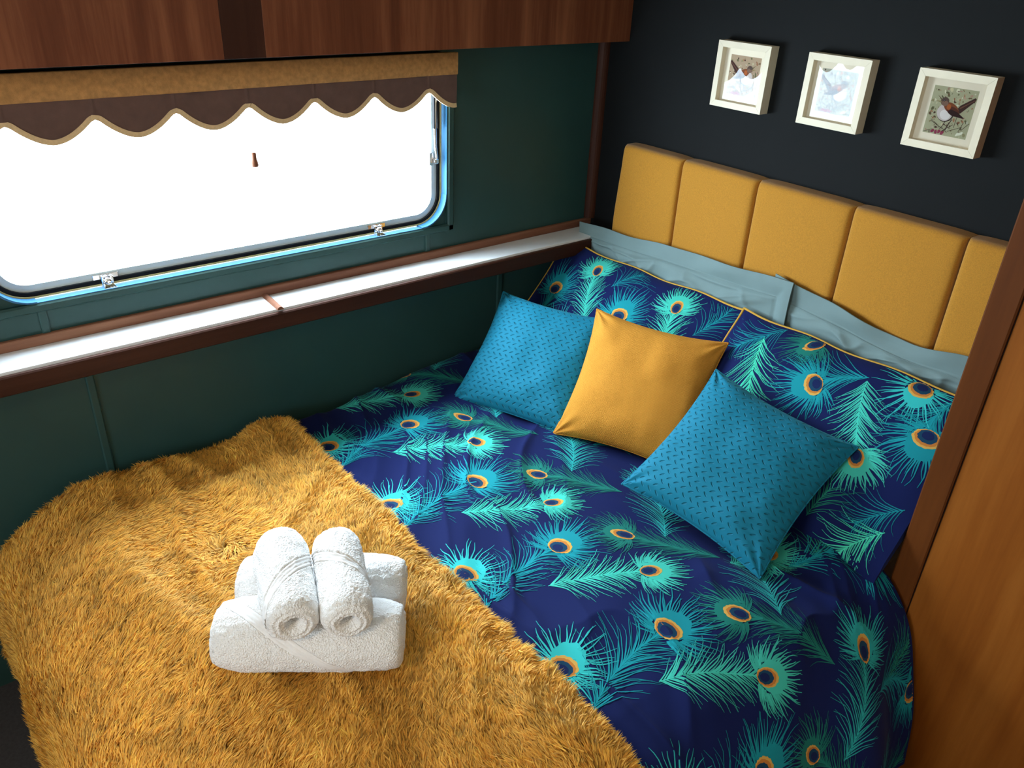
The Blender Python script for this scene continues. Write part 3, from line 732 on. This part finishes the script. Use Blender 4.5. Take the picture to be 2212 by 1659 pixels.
def print_on(mb, strips, fn, lift=0.0004, lim=None):
    keep = []
    for P, col, lay in strips:
        a, b_ = P[..., 0], P[..., 1]
        if lim is not None:
            bad = (np.abs(a) > lim[0]) | (np.abs(b_) > lim[1]) if len(lim) == 2 else (a < lim[0]) | (a > lim[1]) | (b_ < lim[2]) | (b_ > lim[3])
            ok = ~bad.any(0)
            if ok.sum() < 2: continue
            if not ok.all():      # keep the first unbroken run
                i0 = int(np.argmax(ok)); i1 = i0
                while i1 < len(ok) and ok[i1]: i1 += 1
                if i1-i0 < 2: continue
                P = P[:, i0:i1]
                if col.ndim == 2: col = col[i0:i1]
        m = P.shape[1]
        keep.append((P.reshape(-1, 2), np.broadcast_to(col, (2, m, 3)).reshape(-1, 3), np.full(2*m, lay), m))
    if not keep: return
    Q = np.concatenate([k[0] for k in keep]); C_ = np.concatenate([k[1] for k in keep]); Ly = np.concatenate([k[2] for k in keep])
    X = fn(Q[:, 0], Q[:, 1])+surf_n(fn, Q[:, 0], Q[:, 1], 1.5e-3)*(lift+0.0002*Ly)[:, None]
    F = []; o = 0
    for _, _, _, m in keep:
        i = np.arange(m-1); F.append(np.stack([o+i, o+m+i, o+m+i+1, o+i+1], -1)); o += 2*m
    mb.add(X, [np.concatenate(F)], 0, C_, True)

# ------------------------------------------------------------------ duvet
T0, T1 = 0.388, 1.73
ns, nt = 420, 320
Sg, Tg = np.meshgrid(np.linspace(0, DSMAX, ns), np.linspace(T0, T1, nt), indexing='ij')
P = duvet(Sg, Tg); N = surf_n(duvet, Sg, Tg)
db = MB(); db.grid(P, 0, NAVY, True, flip=True)
Pu = P-N*0.014; db.grid(Pu, 0, NAVY, True)
db.grid(np.stack([P[:, 0], Pu[:, 0]]), 0, NAVY, False); db.grid(np.stack([P[:, -1], Pu[:, -1]]), 0, NAVY, False, flip=True)
db.grid(np.stack([P[0], Pu[0]]), 0, NAVY, False, flip=True); db.grid(np.stack([P[-1], Pu[-1]]), 0, NAVY, False)
FE = []
for k in range(-2, 6):
    s0 = 0.305+0.316*k
    FE += [('blue', (s0, 0.922), (s0+0.036, 1.165)), ('mint', (s0+0.182, 0.828), (s0+0.068, 1.020)), ('green', (s0+0.060, 0.782), (s0+0.243, 0.658)),
           ('cyan', (s0-0.068, 1.132), (s0-0.040, 1.202)), ('turq', (s0+0.262, 0.562), (s0+0.430, 0.704)),
           ('blue', (s0+0.139, 0.395), (s0+0.035, 0.558)), ('greenleaf', (s0-0.02, 0.34), (s0+0.055, 0.500))]
allf = []
FE.append(('mint', (1.238, 0.560), (1.205, 0.655)))
for k, (st, E_, B_) in enumerate(FE):
    if max(E_[0], B_[0]) < 0.0 or min(E_[0], B_[0]) > DSMAX: continue
    jx = RNG.uniform(-0.006, 0.006)
    allf += feather(st, (E_[0]+jx, E_[1]), (B_[0]+jx, B_[1]), 100+k)
print_on(db, allf, duvet, 0.0006, (0.012, DSMAX-0.012, T0+0.004, 1.30))
dv = db.build('duvet', M['print'], colors=True)
tag(dv, 'navy duvet printed with teal and gold peacock feathers, spread over the bed', 'duvet')

# ------------------------------------------------------------------ peacock pillows
def pillow_mesh(w, h, T, Tb, seed, n=70, col=None, **kw):
    u = np.sin(np.linspace(-1, 1, n)*math.pi/2); U, V = np.meshgrid(u, u, indexing='ij')
    b = MB(); b.grid(pillow_pt(U, V, w, h, T, seed=seed, **kw), 0, col, True)
    b.grid(pillow_pt(U, V, w, h, T, seed=seed, Tb=Tb, side=-1, **kw), 0, col, True, flip=True)
    return b
def outline(w, h, n=40, inset=1.0, **kw):
    q = np.sin(np.linspace(-1, 1, n)*math.pi/2)*inset; one = np.full(n, inset)
    U = np.concatenate([q[:-1], one[:-1], -q[:-1], -one[:-1]]); V = np.concatenate([-one[:-1], q[:-1], one[:-1], -q[:-1]])
    return pillow_pt(U, V, w, h, 0.0, wr=0.0, **kw)
PRINTS = {'left': [('mint', (-0.152, 0.172), (-0.066, -0.006)), ('blue', (-0.265, 0.06), (-0.265, -0.058)), ('blue', (0.039, 0.062), (0.041, -0.071)), ('mint', (0.185, 0.158), (0.241, 0.018)),
                   ('blueleaf', (0.325, 0.234), (0.286, 0.10)), ('blueleaf', (-0.003, 0.22), (-0.057, 0.134)), ('cyan', (-0.15, -0.075), (-0.113, -0.139)), ('green', (0.30, -0.06), (0.16, -0.16)), ('mint', (-0.25, -0.16), (-0.15, -0.2))],
          'right': [('mintleaf', (-0.138, -0.011), (-0.214, 0.181)), ('blueleaf', (-0.278, 0.125), (-0.177, 0.229)), ('blue', (-0.017, 0.112), (0.083, 0.186)), ('mint', (0.168, -0.010), (0.084, 0.177)),
                    ('cyan', (0.195, 0.210), (0.197, 0.232)), ('blue', (0.268, 0.104), (0.268, 0.215)), ('mintleaf', (0.235, -0.225), (0.300, -0.126)), ('blueleaf', (0.239, -0.143), (0.310, -0.061)),
                    ('greenleaf', (0.157, -0.10), (0.138, -0.186)), ('green', (-0.086, 0.212), (-0.07, 0.232)), ('blue', (-0.05, -0.10), (-0.15, -0.15))]}
for nm, cx, w, seed, label in (('left', 0.404, 0.744, 3, 'peacock feather pillow with yellow piping next to the window shelf'), ('right', 1.085, 0.66, 5, 'peacock feather pillow with yellow piping beside the wooden partition')):
    h = 0.53 if nm == 'left' else 0.472; dh = (h-0.475)/2; MW = frame_from((cx, -0.285-0.697*dh, 0.720-0.717*dh), (1, 0, 0.011), (0, 0.697, 0.717)); T = 0.050
    kw = dict(pinch=0.035, pw=3.0, ex=0.75, wr=0.0035, wv=0.007)
    if nm == 'right':     # its far end is squeezed blunt against the partition
        MW[:3, 3] += MW[:3, 2]*0.010; kw['ur'] = 0.86
    b = pillow_mesh(w, h, T, 0.012, seed, col=NAVY, **kw)
    if nm == 'right':
        q = np.linspace(-1, 1, 60); b.grid(np.stack([pillow_pt(q*0+1, q, w, h, T, seed=seed, **kw), pillow_pt(q*0+1, q, w, h, T, seed=seed, Tb=0.012, side=-1, **kw)]), 0, NAVY, False)
    def fn(a, c, w=w, h=h, T=T, seed=seed, kw=kw): return pillow_pt(a/(w/2), c/(h/2), w, h, T, seed=seed, **kw)
    def fnl(a, c, f=fn): return f(a, c)
    # surf_n gives the normal for (s across, t towards the viewer's bottom): flip b to suit
    def fflip(a, c, f=fn): return f(a, -c)
    for k, (st, E_, B_) in enumerate(PRINTS[nm]):
        strips = [(np.stack([Pq[..., 0], -Pq[..., 1]], -1), c_, l_) for Pq, c_, l_ in feather(st, (E_[0], E_[1]+dh), (B_[0], B_[1]+dh), 300+seed*20+k)]
        print_on(b, strips, fflip, 0.0004, (w/2*0.985, h/2*0.985))
    o = b.build('patterned_pillow', M['print'], colors=True, world=MW)
    tag(o, label, 'pillow', 'peacock print pillows')
    op = outline(w, h, pinch=kw['pinch'], seed=seed, wv=kw['wv']); m4 = len(op)//4
    if nm == 'right': MB().tube(outline(w, h, pinch=kw['pinch'], ur=0.86, seed=seed, wv=kw['wv'])[2*m4:], 0.0034, 8).build('piping', M['piping'], o)
    else: MB().tube(op, 0.0034, 8, closed=True).build('piping', M['piping'], o)

# ------------------------------------------------------------------ grey-teal flanged pillows
def flanged(cx, w, h, yb, zb, yt, zt, seed, label, tilt=0.0, lift=None):
    up = np.array([0, yt-yb, zt-zb]); Lh = np.linalg.norm(up); MW = frame_from((cx, (yb+yt)/2, (zb+zt)/2), (1, 0, tilt), up)
    n = 150; fl = 0.045; q = np.linspace(-1, 1, n); U, V = np.meshgrid(q, q, indexing='ij')
    A = U*w/2; Bc = V*h/2
    uu = np.clip(A/(w/2-fl), -1, 1); vv = np.clip(Bc/(h/2-fl), -1, 1)
    k = (np.clip(1-np.abs(uu)**3, 0, 1)*np.clip(1-np.abs(vv)**3, 0, 1))**0.5
    inf = np.maximum(np.abs(A)-(w/2-fl), np.abs(Bc)-(h/2-fl)); f_ = sstep(-0.002, 0.03, inf)
    wave = f_*(0.010*(vnoise(A*7+seed, Bc*7, seed)-0.5)*2+0.005*np.sin(A*31+seed))
    top = sstep(0.6, 1.0, V); rise = 0.036*top*(vnoise(A*5+seed*3, A*0+2, seed+4)-0.35)
    cre = (0.014*((1-np.abs(2*vnoise(A*5+Bc*7, Bc*22-A*8+seed, seed+7)-1))**4)+0.010*((1-np.abs(2*vnoise(A*9-Bc*6+3, Bc*12+A*10+seed, seed+9)-1))**4)+0.008*np.exp(-((V-0.80+0.1*vnoise(A*6, A*0, seed))/0.02)**2))*np.clip(k*2, 0, 1)
    gro = -0.0018*np.exp(-(inf/0.0025)**2)
    droop = -0.05*np.clip(inf, 0, 1)*0
    b = MB()
    Fz = 0.010*k+wave*0.8+cre*0.8+gro+0.003; F_ = np.stack([A, Bc+rise, Fz], -1)
    b.grid(F_); Gz = -0.005*k+wave*0.8-0.0005; G_ = np.stack([A, Bc+rise, Gz], -1); b.grid(G_, flip=True)
    for i, fp in ((0, True), (-1, False)):
        b.grid(np.stack([F_[i], G_[i]]), smooth=False, flip=fp); b.grid(np.stack([F_[:, i], G_[:, i]]), smooth=False, flip=not fp)
    o = b.build('flanged_pillow', M['teal_cotton'], world=MW); tag(o, label, 'pillow', 'plain grey-teal pillows')
    # stitched line inside the flange
    pts = []
    for a, c in [(x, y) for x, y in zip(np.concatenate([np.linspace(-1, 1, 40), np.ones(40), np.linspace(1, -1, 40), -np.ones(40)]), np.concatenate([-np.ones(40), np.linspace(-1, 1, 40), np.ones(40), np.linspace(1, -1, 40)]))]:
        x, y = a*(w/2-fl-0.001), c*(h/2-fl-0.001); i = int(round((x/(w/2)+1)/2*(n-1))); j = int(round((y/(h/2)+1)/2*(n-1)))
        pts.append((x, y+rise[i, j], Fz[i, j]+0.0004))
    MB().tube(pts, 0.0008, 5, closed=True).build('stitching', M['teal_cotton'], o)
    return o
flanged(0.468, 0.815, 0.43, -0.106, 0.55, -0.088, 0.966, 2, 'plain grey-teal flanged pillow behind the pillow by the shelf', 0.036)
flanged(1.150, 0.720, 0.43, -0.092, 0.54, -0.080, 0.957, 5, 'plain grey-teal flanged pillow running behind the wooden partition', -0.055)

# ------------------------------------------------------------------ cushions
def cushion(name, c, u, v, w, mat, T, Tb, seed, label, pinch=0.085):
    MW = frame_from(c, u, v)
    b = pillow_mesh(w, w, T, Tb, seed, n=110, pinch=pinch, pw=3.0, ex=0.55, wr=0.0045)
    o = b.build(name, M[mat], world=MW); tag(o, label, 'cushion', 'scatter cushions in front of the pillows')
    MB().tube(outline(w, w, pinch=pinch), 0.0022, 6, closed=True).build('seam', M[mat], o)
    return o
cushion('velvet_cushion', (0.3552, -0.527, 0.6786), (0.9175, 0.3974, -0.0171), (-0.2991, 0.7176, 0.629), 0.385, 'dash', 0.062, 0.045, 1, 'teal embossed velvet cushion on the window side of the ochre cushion')
cushion('velvet_cushion', (1.0629, -0.5063, 0.6961), (0.9846, 0.1211, -0.1262), (-0.0312, 0.8316, 0.5545), 0.385, 'dash', 0.062, 0.045, 4, 'teal embossed velvet cushion overlapping the ochre cushion, nearest the partition')
cushion('woven_cushion', (0.6747, -0.4253, 0.6993), (0.9015, 0.4311, -0.0383), (-0.2537, 0.598, 0.7603), 0.376, 'weave', 0.060, 0.04, 6, 'ochre yellow woven cushion between the two teal cushions', 0.095)

# ------------------------------------------------------------------ fur throw
BY = crom([(-1.192, 0.0), (-1.30, 0.0), (-1.60, 0.0), (-1.75, -0.006), (-1.84, -0.035), (-1.895, -0.085), (-1.925, -0.16), (-1.936, -0.26), (-1.940, -0.40)])
BS = arclen(BY); BMAX = BS[-1]
def throw(s, t):
    """s along the bed width as on the duvet, t from the near-pillow edge to the hanging foot end"""
    s = np.asarray(s, float); t = np.asarray(t, float)
    y = np.interp(t, BS, BY[:, 0]); dz = np.interp(t, BS, BY[:, 1])
    x = np.interp(s, DS, DP[:, 0]); dx = np.interp(s, DS, DP[:, 1])
    hang = sstep(-0.03, -0.15, dz)
    d = duvet(s, -np.maximum(y, -1.80))
    bil = 0.012*(vnoise(s*4+2, t*4, 41)-0.5)+0.008*(vnoise(s*9+2, t*9, 42)-0.5)
    # one rumpled ridge near the duvet edge and a few folds by the foot
    bil = bil+0.010*np.exp(-((t-0.06-0.02*np.sin(s*6))/0.035)**2)+0.014*np.exp(-((t-0.44-0.10*np.sin(s*3.0+0.5))/0.05)**2)*sstep(0.15, 0.4, s)*sstep(1.2, 0.8, s)
    # lifted corner at the wall
    bil = bil+0.010*np.exp(-(((s-0.03)/0.10)**2+((t-0.01)/0.09)**2))
    wl_ = 0.008*np.sin(s*17)*hang
    z = d[..., 2]+0.014+np.maximum(bil, -0.003)*(1-hang)+dz-0.012*(1-sstep(0.0, 0.14, s))*sstep(0.1, 0.2, t)-0.04*(1-sstep(0.05, 0.35, s))*sstep(0.5, 0.68, t)
    yy_ = y-wl_-0.02*np.exp(-((s-0.05)/0.08)**2)*0
    xx = d[..., 0]+0.014*sstep(1.38, 1.5, x)+0.02*(1-sstep(0.0, 0.1, s))
    return np.stack([xx, yy_, z], -1)
SB1 = DSMAX-0.12
na, nb = 190, 130
Sg, Tg = np.meshgrid(np.linspace(0.02, SB1, na), np.linspace(0, BMAX, nb), indexing='ij')
P = throw(Sg, Tg); b = MB(); b.grid(P, 0, None, True, flip=True); N = surf_n(throw, Sg, Tg); Pu = P-N*0.006; b.grid(Pu, 0, None, True)
for i, fp in ((0, True), (-1, False)):
    b.grid(np.stack([P[i], Pu[i]]), smooth=False, flip=fp); b.grid(np.stack([P[:, i], Pu[:, i]]), smooth=False, flip=not fp)
tb = empty('throw_blanket', (0.75, -1.55, 0.5)); tag(tb, 'golden shaggy faux fur throw across the foot of the bed', 'throw')
put(b.build('backing', M['furback']), tb)

def fur(count, seed=5):
    rng = np.random.default_rng(seed)
    s = 0.02+(SB1-0.02)*rng.random(count); t = BMAX*rng.random(count)
    # a fringe along the edges
    ne = 9000; es = np.concatenate([0.02+(SB1-0.02)*rng.random(ne), 0.02+0.008*rng.random(ne//2)]); et = np.concatenate([0.008*rng.random(ne), BMAX*rng.random(ne//2)])
    s = np.concatenate([s, es]); t = np.concatenate([t, et]); n = len(s)
    P = throw(s, t); N = surf_n(throw, s, t, 4e-3)
    Ts = throw(s+3e-3, t)-throw(s-3e-3, t); Ts /= np.linalg.norm(Ts, axis=1, keepdims=True)
    Tt = throw(s, t+3e-3)-throw(s, t-3e-3); Tt /= np.linalg.norm(Tt, axis=1, keepdims=True)
    # combing direction: slow drift with swirls, blown outwards along the near edge
    ang = -2.6+2.0*(vnoise(s*2.2+1, t*2.2+4, 51)-0.5)+1.2*(vnoise(s*6, t*6, 52)-0.5)
    cs, ct = 0.50, 0.33; r2 = ((s-cs)**2+(t-ct)**2); sw = np.exp(-r2/0.05**2); ang = ang*(1-sw)+sw*(np.arctan2(t-ct, s-cs)+1.2)
    edge = sstep(0.07, 0.0, t); ang = ang*(1-edge)+edge*(-1.57+1.2*(vnoise(s*9, t*9, 53)-0.5))
    wedge = sstep(0.09, 0.02, s); ang = ang*(1-wedge)+wedge*(3.14+1.0*(vnoise(s*9, t*9, 54)-0.5))
    # neighbouring fibres clump into locks
    cl = vnoise(s*70, t*70, 55)-0.5; ang = ang+1.1*cl+rng.normal(0, 0.28, n)
    D = np.cos(ang)[:, None]*Ts+np.sin(ang)[:, None]*Tt
    lay = 0.62+0.25*(vnoise(s*5+8, t*5, 56)-0.5)+rng.normal(0, 0.12, n)
    d1 = N*(0.95-0.45*lay)[:, None]+D*(lay)[:, None]; d1 /= np.linalg.norm(d1, axis=1, keepdims=True)
    d2 = N*(0.42-0.40*lay)[:, None]+D*(lay+0.3)[:, None]+np.array([0, 0, -0.12]); d2 /= np.linalg.norm(d2, axis=1, keepdims=True)
    ln = (0.029+0.006*(vnoise(s*40, t*40, 57)-0.5)*2)*rng.uniform(0.75, 1.15, n); ln[count:] *= 1.25
    p0 = P-N*0.001; p1 = p0+d1*(ln*0.5)[:, None]; p2 = p1+d2*(ln*0.5)[:, None]
    vw = rng.normal(size=(n, 3)); sd = np.cross(d1, N+0.35*vw); sd /= np.linalg.norm(sd, axis=1, keepdims=True)+1e-9
    w = rng.uniform(0.0008, 0.0016, n)[:, None]
    V = np.empty((n, 5, 3)); V[:, 0] = p0-sd*w*0.8; V[:, 1] = p0+sd*w*0.8; V[:, 2] = p1-sd*w; V[:, 3] = p1+sd*w; V[:, 4] = p2
    I = np.arange(n)[:, None]*5
    q = I+np.array([[0, 1, 3, 2]]); tr = I+np.array([[2, 3, 4]])
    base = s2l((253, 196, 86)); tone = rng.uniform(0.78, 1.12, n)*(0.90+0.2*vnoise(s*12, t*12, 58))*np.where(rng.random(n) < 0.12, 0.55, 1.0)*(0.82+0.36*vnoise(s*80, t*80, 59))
    col = base[None, None, :]*tone[:, None, None]*np.array([0.50, 0.50, 0.92, 0.92, 1.08])[None, :, None]  # roots painted darker to deepen the shaded gaps between tufts
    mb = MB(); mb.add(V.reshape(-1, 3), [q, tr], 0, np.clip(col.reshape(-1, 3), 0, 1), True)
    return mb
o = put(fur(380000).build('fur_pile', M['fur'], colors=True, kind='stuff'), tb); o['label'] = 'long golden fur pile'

# ------------------------------------------------------------------ rolled towels
def towel(name, c, axis, r, L, seed, label, squash=0.94, bands=(), group='rolled white towels', taper=0.0, pitch=0.0):
    ax = np.array([axis[0], axis[1], pitch], float); ax /= np.linalg.norm(ax)
    up = np.array([0, 0, 1.0]); MW = np.eye(4); yv = np.cross(up, ax); yv /= np.linalg.norm(yv); zv = np.cross(ax, yv)
    MW[:3, 0] = ax; MW[:3, 1] = yv; MW[:3, 2] = zv; MW[:3, 3] = c
    rng = np.random.default_rng(seed)
    folds = [(rng.uniform(-1, 1), rng.uniform(0, 6.28), rng.uniform(-9, 9), rng.uniform(0.0006, 0.0016)) for _ in range(4)]
    def rad(x, th):
        R = r*(1+taper*x/L)*(1-0.13*np.abs(2*x/L)**7)
        R = R+0.0035*(vnoise(x*18+seed, np.sin(th)*1.6+3, seed)-0.5)+0.002*(vnoise(x*70+seed, th*6, seed+1)-0.5)+0.0016*(vnoise(x*260, th*28, seed+2)-0.5)
        for x0, t0, sl, am in folds:
            dth = np.angle(np.exp(1j*(th-t0-sl*(x-x0*L/3)))); R = R+am*np.tanh(dth*14)*np.exp(-(dth/0.7)**2)
        for t0, sl, wd in bands:
            dth = np.angle(np.exp(1j*(th-t0-sl*x))); R = R-0.0022*np.exp(-(dth/(wd*0.62))**6)+0.0012*np.exp(-((np.abs(dth)-wd*0.66)/0.05)**2)
        return R
    nx, nth = 120, 180
    xs = np.linspace(-L/2, L/2, nx); th = np.linspace(0, 2*np.pi, nth, endpoint=False)
    X, TH = np.meshgrid(xs, th, indexing='ij'); Rr = rad(X, TH)
    def cart(X, R, TH): return np.stack([X, R*np.cos(TH), R*np.sin(TH)*squash], -1)
    b = MB(); b.grid(cart(X, Rr, TH), closed_v=True)
    for sgn in (-1, 1):
        rho = np.linspace(1, 0.02, 34); Q = []
        Re = rad(np.full(nth, sgn*L/2), th)
        for q in rho:
            sp = 0.0011*np.cos(2*np.pi*(q*4.2)+th*sgn)          # rolled layers
            dp = 0.011*np.sqrt(np.clip(1-((q-0.6)/0.40)**2, 0, 1))-0.020*np.exp(-(q/0.26)**2)+sp*np.clip((1-q)*4, 0, 1)*np.clip(q*3, 0, 1)
            dp = dp+0.0015*(vnoise(q*14+th*0, th*7, seed+5)-0.5)
            Q.append(cart(sgn*L/2+sgn*dp, Re*q, th))
        b.grid(np.array(Q), closed_v=True, flip=(sgn < 0))
    o = b.build(name, M['towel'], world=MW); tag(o, label, 'towel', group)
    for t0, sl, wd in bands:
        xb = np.linspace(-L*0.47, L*0.47, 90); k = np.linspace(-0.5, 0.5, 9)
        XB, KB = np.meshgrid(xb, k, indexing='ij'); TB = t0+sl*XB+KB*wd
        RB = rad(XB, TB)+0.0016+0.0011*np.cos(KB*2*np.pi*3)
        pb = MB(); pb.grid(cart(XB, RB, TB)); pb.build('woven_border', M['towel_band'], o)
    return o
FZ = 0.566
towel('bath_towel', (0.891, -1.512, FZ+0.064), (0.598, 0.802), 0.067, 0.315, 21, 'larger rolled white towel lying in front, nearest the camera', 0.95, bands=((2.9, 11.0, 0.40),))
towel('bath_towel', (0.784, -1.432, FZ+0.058), (0.598, 0.802), 0.062, 0.300, 22, 'larger rolled white towel lying behind, mostly hidden under the small rolls', 0.95, bands=((2.0, 12.0, 0.35),))
towel('hand_towel', (0.846, -1.5300, 0.733), (0.950, -0.313), 0.0495, 0.195, 23, 'small rolled white towel on top, window side of the pair', 0.97, bands=((0.9, 24.0, 0.62),), pitch=-0.05)
towel('hand_towel', (0.898, -1.4470, 0.731), (0.928, -0.372), 0.0465, 0.190, 24, 'small rolled white towel on top, duvet side of the pair', 0.97, bands=((1.2, -34.0, 0.75),), pitch=-0.05)

# ------------------------------------------------------------------ unseen ceiling lamp, added behind the camera for warm fill
lp = empty('added_fill_lamp', (1.55, -2.75, CEIL)); tag(lp, 'unseen round ceiling lamp added behind the viewer for warm fill light', 'lamp')
b = MB(); b.lathe([(0.0001, -0.001), (0.15, -0.001), (0.155, -0.012), (0.148, -0.022)], 32); b.build('rim', M['chrome'], lp)
b = MB(); b.lathe([(0.147, -0.021), (0.135, -0.040), (0.10, -0.054), (0.05, -0.061), (0.0001, -0.063)], 32); b.build('diffuser', M['lamp'], lp)
